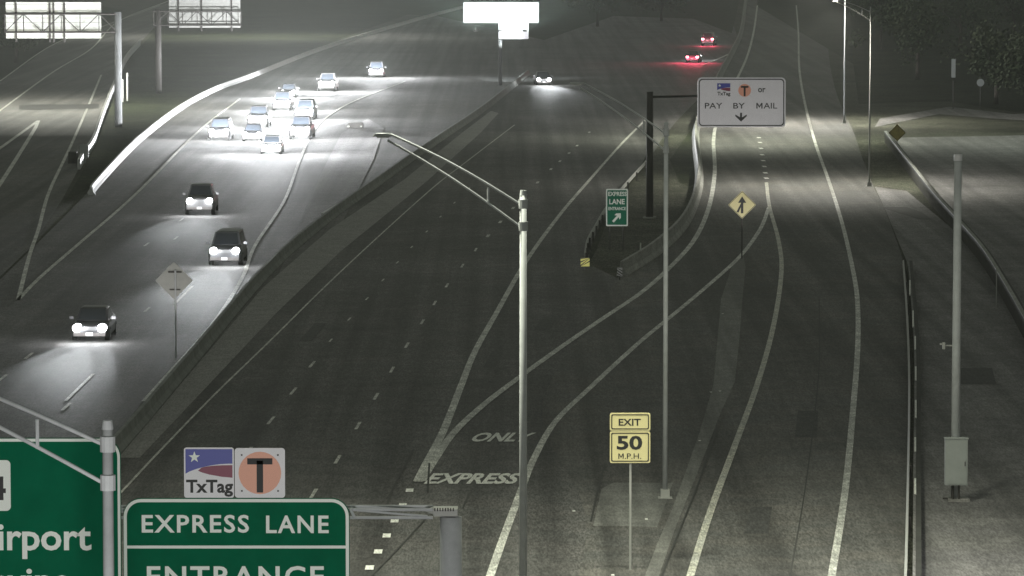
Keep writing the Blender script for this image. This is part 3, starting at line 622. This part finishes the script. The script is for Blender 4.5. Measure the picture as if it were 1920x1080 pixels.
for a in (-.55, .62): MB().box((a, -.42, .17), (.2, .03, .14)).build('reflector', M['brightwhite'], t)

# ================================================================== VEHICLES
PAINTS = [mat('paint_%s' % n, c, .3, .3, spec=.6) for n, c in (('silver', (.05, .052, .055)), ('white', (.09, .09, .09)), ('black', (.012, .012, .013)), ('grey', (.03, .03, .032)), ('red', (.22, .02, .02)))]
KIND = {   # side profile stations: (y from front, bonnet/roof height, half width), cabin (y0 base, y1 top, y2 top, y3 base, roof z)
 'sedan': dict(L=4.7, W=.90, prof=[(0, .62), (.12, .72), (.5, .80), (1.25, .90), (2.4, .94), (3.7, .98), (4.4, .98), (4.65, .80), (4.7, .6)], cab=(1.15, 1.95, 3.2, 4.05, 1.45), r=.33, hl=.66, g0=.22),
 'suv': dict(L=4.9, W=.98, prof=[(0, .75), (.1, .95), (.5, 1.05), (1.2, 1.13), (2.4, 1.16), (3.8, 1.18), (4.7, 1.18), (4.88, 1.0), (4.9, .7)], cab=(1.1, 1.75, 4.4, 4.8, 1.85), r=.39, hl=.88, g0=.28),
 'pickup': dict(L=5.7, W=1.0, prof=[(0, .85), (.08, 1.10), (.5, 1.2), (1.4, 1.25), (2.4, 1.27), (3.4, 1.28), (4.6, 1.28), (5.6, 1.28), (5.7, .9)], cab=(1.35, 2.0, 3.3, 3.7, 1.95), r=.42, hl=.98, g0=.35)}
def section(wd_, z0, z1):
    return [(-wd_ * .93, z0), (-wd_, z0 + .12), (-wd_, z0 + (z1 - z0) * .6), (-wd_ * .95, z1 - .07), (-wd_ * .82, z1), (0, z1 + .02), (wd_ * .82, z1), (wd_ * .95, z1 - .07), (wd_, z0 + (z1 - z0) * .6), (wd_, z0 + .12), (wd_ * .93, z0)]
def car(kind, name, label, cat, loc, paint, heading, beam=0, tail=0, group=None, tilt=12, hlr=.1):
    k = KIND[kind]; W, L, z0 = k['W'], k['L'], k['g0']
    t = thing(name, label, cat, loc, heading, group)     # local front faces -y
    b = MB(); vs = []; st = k['prof']; n = 11
    for y, z in st:
        e = min(y, L - y); ww = W * (1 if e > .5 else .86 + .28 * e); vs += [(a, y, c) for a, c in section(ww, z0 + (.1 if e < .1 else 0), z)]
    f = [[i * n + j, i * n + (j + 1) % n, (i + 1) * n + (j + 1) % n, (i + 1) * n + j] for i in range(len(st) - 1) for j in range(n)]
    f += [list(range(n)), [(len(st) - 1) * n + j for j in range(n)]]
    body = b.add(vs, f).build('body', PAINTS[paint], t, smoothf=False)
    y0, y1, y2, y3, zr = k['cab']; zb = st[4][1] - .03; wb, wt_ = W * .88, W * .70
    def quad(nm, pts, m, th=.0): return MB().add(pts, [list(range(len(pts)))]).build(nm, m, t, fix=False)
    c = MB(); lo = [(-wb, y0, zb), (wb, y0, zb), (wb, y3, zb), (-wb, y3, zb)]; hi = [(-wt_, y1, zr), (wt_, y1, zr), (wt_, y2, zr), (-wt_, y2, zr)]
    md = [(-wt_ * .85, y1 + .15, zr + .05), (wt_ * .85, y1 + .15, zr + .05), (wt_ * .85, y2 - .15, zr + .05), (-wt_ * .85, y2 - .15, zr + .05)]
    c.add(lo + hi + md, [[0, 1, 5, 4], [1, 2, 6, 5], [2, 3, 7, 6], [3, 0, 4, 7], [4, 5, 9, 8], [5, 6, 10, 9], [6, 7, 11, 10], [7, 4, 8, 11], [8, 9, 10, 11]])
    c.build('cabin', PAINTS[paint], t)
    def lerp(a, b_, u): return tuple(a[i] + (b_[i] - a[i]) * u for i in range(3))
    def inset(q, u0, u1, v0, v1, off):
        bl, br, tr_, tl = q
        def P(u, v): return Vector(lerp(lerp(bl, br, u), lerp(tl, tr_, u), v))
        nrm = (P(1, 0) - P(0, 0)).cross(P(0, 1) - P(0, 0)).normalized()
        return [tuple(P(u, v) + nrm * off) for u, v in ((u0, v0), (u1, v0), (u1, v1), (u0, v1))]
    quad('windscreen', inset((lo[0], lo[1], hi[1], hi[0]), .07, .93, .08, .92, .012), M['glass'])
    quad('rear_window', inset((lo[2], lo[3], hi[3], hi[2]), .08, .92, .15, .9, .012), M['glass'])
    for q in ((lo[1], lo[2], hi[2], hi[1]), (lo[3], lo[0], hi[0], hi[3])):
        quad('side_window', inset(q, .08, .49, .12, .9, .012), M['glass']); quad('side_window', inset(q, .52, .93, .12, .9, .012), M['glass'])
    r = k['r']
    for sx in (-1, 1):
        for yy in (.95, L - 1.0):
            wh = MB().tube((sx * (W - .24), yy, r), (sx * (W + .005), yy, r), r, n=20).build('wheel', M['rubber'], t)
            MB().tube((sx * (W - .02), yy, r), (sx * (W + .02), yy, r), r * .62, n=14).build('rim', M['rim'], wh)
        MB().box((sx * (W + .12), y0 + .35, zb + .12), (.2, .12, .14)).build('wing_mirror', PAINTS[paint], t)
        hz = k['hl']
        MB().flat([(sx * W * .66 + .22 * math.cos(k_ * math.pi / 8), hz + .20 * math.sin(k_ * math.pi / 8)) for k_ in range(16)], -.06, .3).build('headlight', M['lamp_w'] if beam or tail else M['lens'], t)
        MB().flat([(sx * W * .72 - .2, hz + .0), (sx * W * .72 + .12, hz + .0), (sx * W * .72 + .12, hz + .2), (sx * W * .72 - .2, hz + .2)], L - .2, L + .03).build('taillight', M['lamp_r'] if tail else M['lamp_r0'], t)
        if beam: lamp('POINT', 'headlight_glow', (sx * W * .62, -1.2, hz + .05), GLOW * (60 if beam > 50 * BE else 4 if beam > 9 * BE else 1), (.95, .97, 1), t, .1)
        if beam > 9 * BE:      # both lamps together, far away
            if sx > 0: lamp('SPOT', 'headlight_beam', (0, -.6, hz), beam * 2, (.93, .97, 1), t, .1, 50, 1, (0, -1, -math.tan(R(29))))
        elif beam:
            lamp('SPOT', 'headlight_beam', (sx * W * .60, -.3, hz), beam, (.93, .97, 1), t, hlr, 27, 1, (0, -1, -math.tan(R(tilt))))
        elif tail:
            lamp('SPOT', 'headlight_beam', (sx * W * .60, -.12, hz), tail * 8, (.95, .97, 1), t, .08, 75, 1, (0, -1, -.05))
            lamp('POINT', 'taillight_glow', (sx * W * .72, L + .15, hz + .1), tail * 4, (1, .08, .16), t, .08)
    MB().box((0, -.02, k['hl'] - .02), (W * .72, .08, .18)).build('grille', M['chrome'], t)
    MB().box((0, -.03, z0 + .14), (W * 1.7, .12, .16)).build('bumper', M['darksteel'], t)
    MB().box((0, -.10, z0 + .16), (.32, .015, .15)).build('number_plate', M['plate'], t); MB().box((0, L + .02, k['hl'] - .1), (.32, .02, .15)).build('number_plate', M['plate'], t)
    return t
BE = 11500; GLOW = 260
GRP = 'oncoming vehicles with headlights lit'
CARS = [('sedan', 168, 641, 3, 'oncoming sedan nearest the camera, headlights lighting the wet looking lane', 2.4),
        ('suv', 421, 499, 0, 'oncoming tall van close to the median barrier behind the diamond sign back', 6),
        ('pickup', 374, 404, 1, 'oncoming pickup in the middle lane directly behind the median side van', 3),
        ('suv', 410, 264, 2, 'oncoming vehicle on the outer lane beside the curved white barrier', 240),
        ('sedan', 508, 290, 1, 'oncoming sedan at the lower tip of the big white glare', 420),
        ('pickup', 483, 240, 3, 'oncoming pickup in the middle of the big white glare', 420),
        ('suv', 570, 225, 0, 'oncoming sport utility vehicle at the right side of the big white glare', 420),
        ('sedan', 540, 184, 2, 'oncoming sedan at the upper left of the big white glare', 420),
        ('pickup', 612, 172, 1, 'oncoming pickup at the top right of the big white glare', 420),
        ('suv', 528, 208, 3, 'added oncoming van at the upper middle of the big white glare', 420),  # this and the next two are added to thicken the headlight glare
        ('sedan', 472, 266, 2, 'added oncoming sedan at the left edge of the big white glare', 420),
        ('pickup', 562, 262, 3, 'added oncoming pickup at the lower right of the big white glare', 420),
        ('suv', 705, 146, 3, 'oncoming vehicle highest on the curve right of the big glare', 420)]
for kd, x, y, p, lb, e in CARS:
    car(kd, 'pickup_truck' if kd == 'pickup' else 'car' if kd == 'sedan' else 'suv', lb, 'pickup' if kd == 'pickup' else 'car' if kd == 'sedan' else 'suv', G(x, y, .025), p, R(random.uniform(-2, 2)), BE * e, group=GRP)
car('sedan', 'car', 'lone car with headlights below the glaring white sign', 'car', G(1020, 160, .025), 2, R(4), BE * 5, group=GRP)
car('sedan', 'car', 'car driving away with glowing red tail lights near the ramp', 'car', G(1307, 118, .025) + Vector((0, 5, 0)), 2, R(180 - 8), 0, 600, group='cars driving away with red tail lights')
car('suv', 'suv', 'farther car driving away with small red lights', 'suv', G(1335, 86, .025) + Vector((0, 5, 0)), 3, R(180 - 8), 0, 100, group='cars driving away with red tail lights')

# ================================================================== TREES
def tree(x, y, h, label, rad, seed):
    rnd = random.Random(seed); b = G(x, y); t = thing('tree', label, 'tree', (b.x, b.y, 0), 0, 'dark trees beyond the roads')
    tk = MB().tube((0, 0, 0), (.1, 0, h * .5), .28, .16, 8)
    for k in range(6):
        a = rnd.uniform(0, 6.28); tk.tube((.05, 0, h * rnd.uniform(.3, .5)), (math.cos(a) * rad * .6, math.sin(a) * rad * .6, h * rnd.uniform(.6, .85)), .1, .03, 6)
    tk.build('trunk', M['bark'], t)
    c = MB(); cl = [(rnd.gauss(0, rad * .45), rnd.gauss(0, rad * .45), h * rnd.uniform(.38, .92), rad * rnd.uniform(.25, .5)) for _ in range(22)]
    for cx, cy, cz, cr in cl:
        for _ in range(90):
            d = Vector((rnd.gauss(0, 1), rnd.gauss(0, 1), rnd.gauss(0, 1))).normalized() * cr * rnd.uniform(.5, 1.05); p = Vector((cx, cy, cz)) + d
            u = Vector((rnd.gauss(0, 1), rnd.gauss(0, 1), rnd.gauss(0, 1))).normalized() * .22; v = u.orthogonal().normalized() * .16
            c.add([p - u, p + v, p + u, p - v], [[0, 1, 2, 3]])
    c.build('crown', M['leaf'], t, fix=False)
for i, (x, y, h, rad, lb) in enumerate(((1720, 150, 9, 4.5, 'dark bushy tree left of the small grey round sign'), (1868, 196, 8, 4, 'dark tree standing just right of the small grey round sign'), (1935, 205, 8, 4.2, 'dark tree cut by the right edge above the side street'), (1650, 92, 10, 5, 'dark tree beyond the bend of the ramp'), (1800, 95, 10, 5.5, 'dark tree high at the top right'), (1900, 80, 10, 5, 'topmost dark tree in the right corner'), (1240, 40, 8, 5, 'dark tree left of the ramp top'), (1120, 50, 9, 5, 'dark tree right of the glaring white sign'), (30, 118, 7, 3, 'dark shrubby tree under the overhead sign back at left'))):
    tree(x, y, h, lb, rad, i + 3)

# ================================================================== STREET LAMPS OUTSIDE THE VIEW AND ADDED FILL LIGHTS
def street(x, y, e, col=(.97, 1, .80), h=12.5, spot=140): 
    p = G(x, y); lamp('SPOT', 'street_lamp_light', (p.x, p.y, h), e, col, size=1.5, spot=spot, blend=.9, to=(0, 0.001, -1))
def sign_fill():     # added fill lights with no fixtures; they brighten signs as reflective sheeting would
    for px_, py_, Yg, dist, e, ang in ((1388, 190, G(1218, 410).y - .4, 13, 2300, 30), (1391, 384, G(1391, 486).y, 7, 1300, 22), (1156, 388, G(1156, 470).y, 7, 480, 26), (1097, 492, G(1097, 506).y, 5, 300, 14), (1182, 820, 8500 / 60., 6, 230, 34), (327, 526, G(330, 672).y, 6, 900, 26)):
        q = at(px_, py_, Yg); a = Vector((q.x, Yg - dist, .45)); 
        lamp('SPOT', 'added_sign_fill', a, e, (1, .98, .95), size=.1, spot=ang, blend=.4, to=q - a)
street(1960, 1180, 5200, (.97, .97, 1)); street(1330, 1100, 19000, h=23); street(700, 1700, 4000, h=19); street(500, 1250, 42000, h=26); street(1880, 262, 9000, (.9, 1, .85), h=19); street(70, 205, 110000, (1, 1, .88), h=27); street(1400, 262, 24000, h=15)  # the lamp nearest the camera is added to brighten the nearest light pole
street(480, 70, 70000, (1, 1, .9), h=24); lamp('SPOT', 'added_sign_fill', (-3.5, 42, 3), 26000, (1, 1, .97), size=1.2, spot=34, blend=.4, to=(-3, 42, 4.5))  # last one is added fill for the large green signs, no fixture
sign_fill()
p = at(30, 40, 8500 / 20. - 14); lamp('SPOT', 'added_sign_fill', (p.x, p.y, 9), 3500, (1, 1, .88), size=.2, spot=80, blend=.6, to=(.1, 1, .05))  # added fill that brightens the top left sign back


# ================================================================== THIN HAZE ADDED TO CARRY THE HEADLIGHT GLOW
hm = bpy.data.materials.new('glow_haze'); hm.use_nodes = True; nt = hm.node_tree
for n in list(nt.nodes):
    if n.type != 'OUTPUT_MATERIAL': nt.nodes.remove(n)
pv = nt.nodes.new('ShaderNodeVolumePrincipled'); pv.inputs['Color'].default_value = (.92, .95, .9, 1); pv.inputs['Density'].default_value = .0002; pv.inputs['Anisotropy'].default_value = 0
nt.links.new(pv.outputs[0], nt.nodes['Material Output'].inputs['Volume'])
hz = MB().box((100, 1770, 18.5), (1620, 3700, 39)).build('added_haze', hm); hz['kind'] = 'stuff'
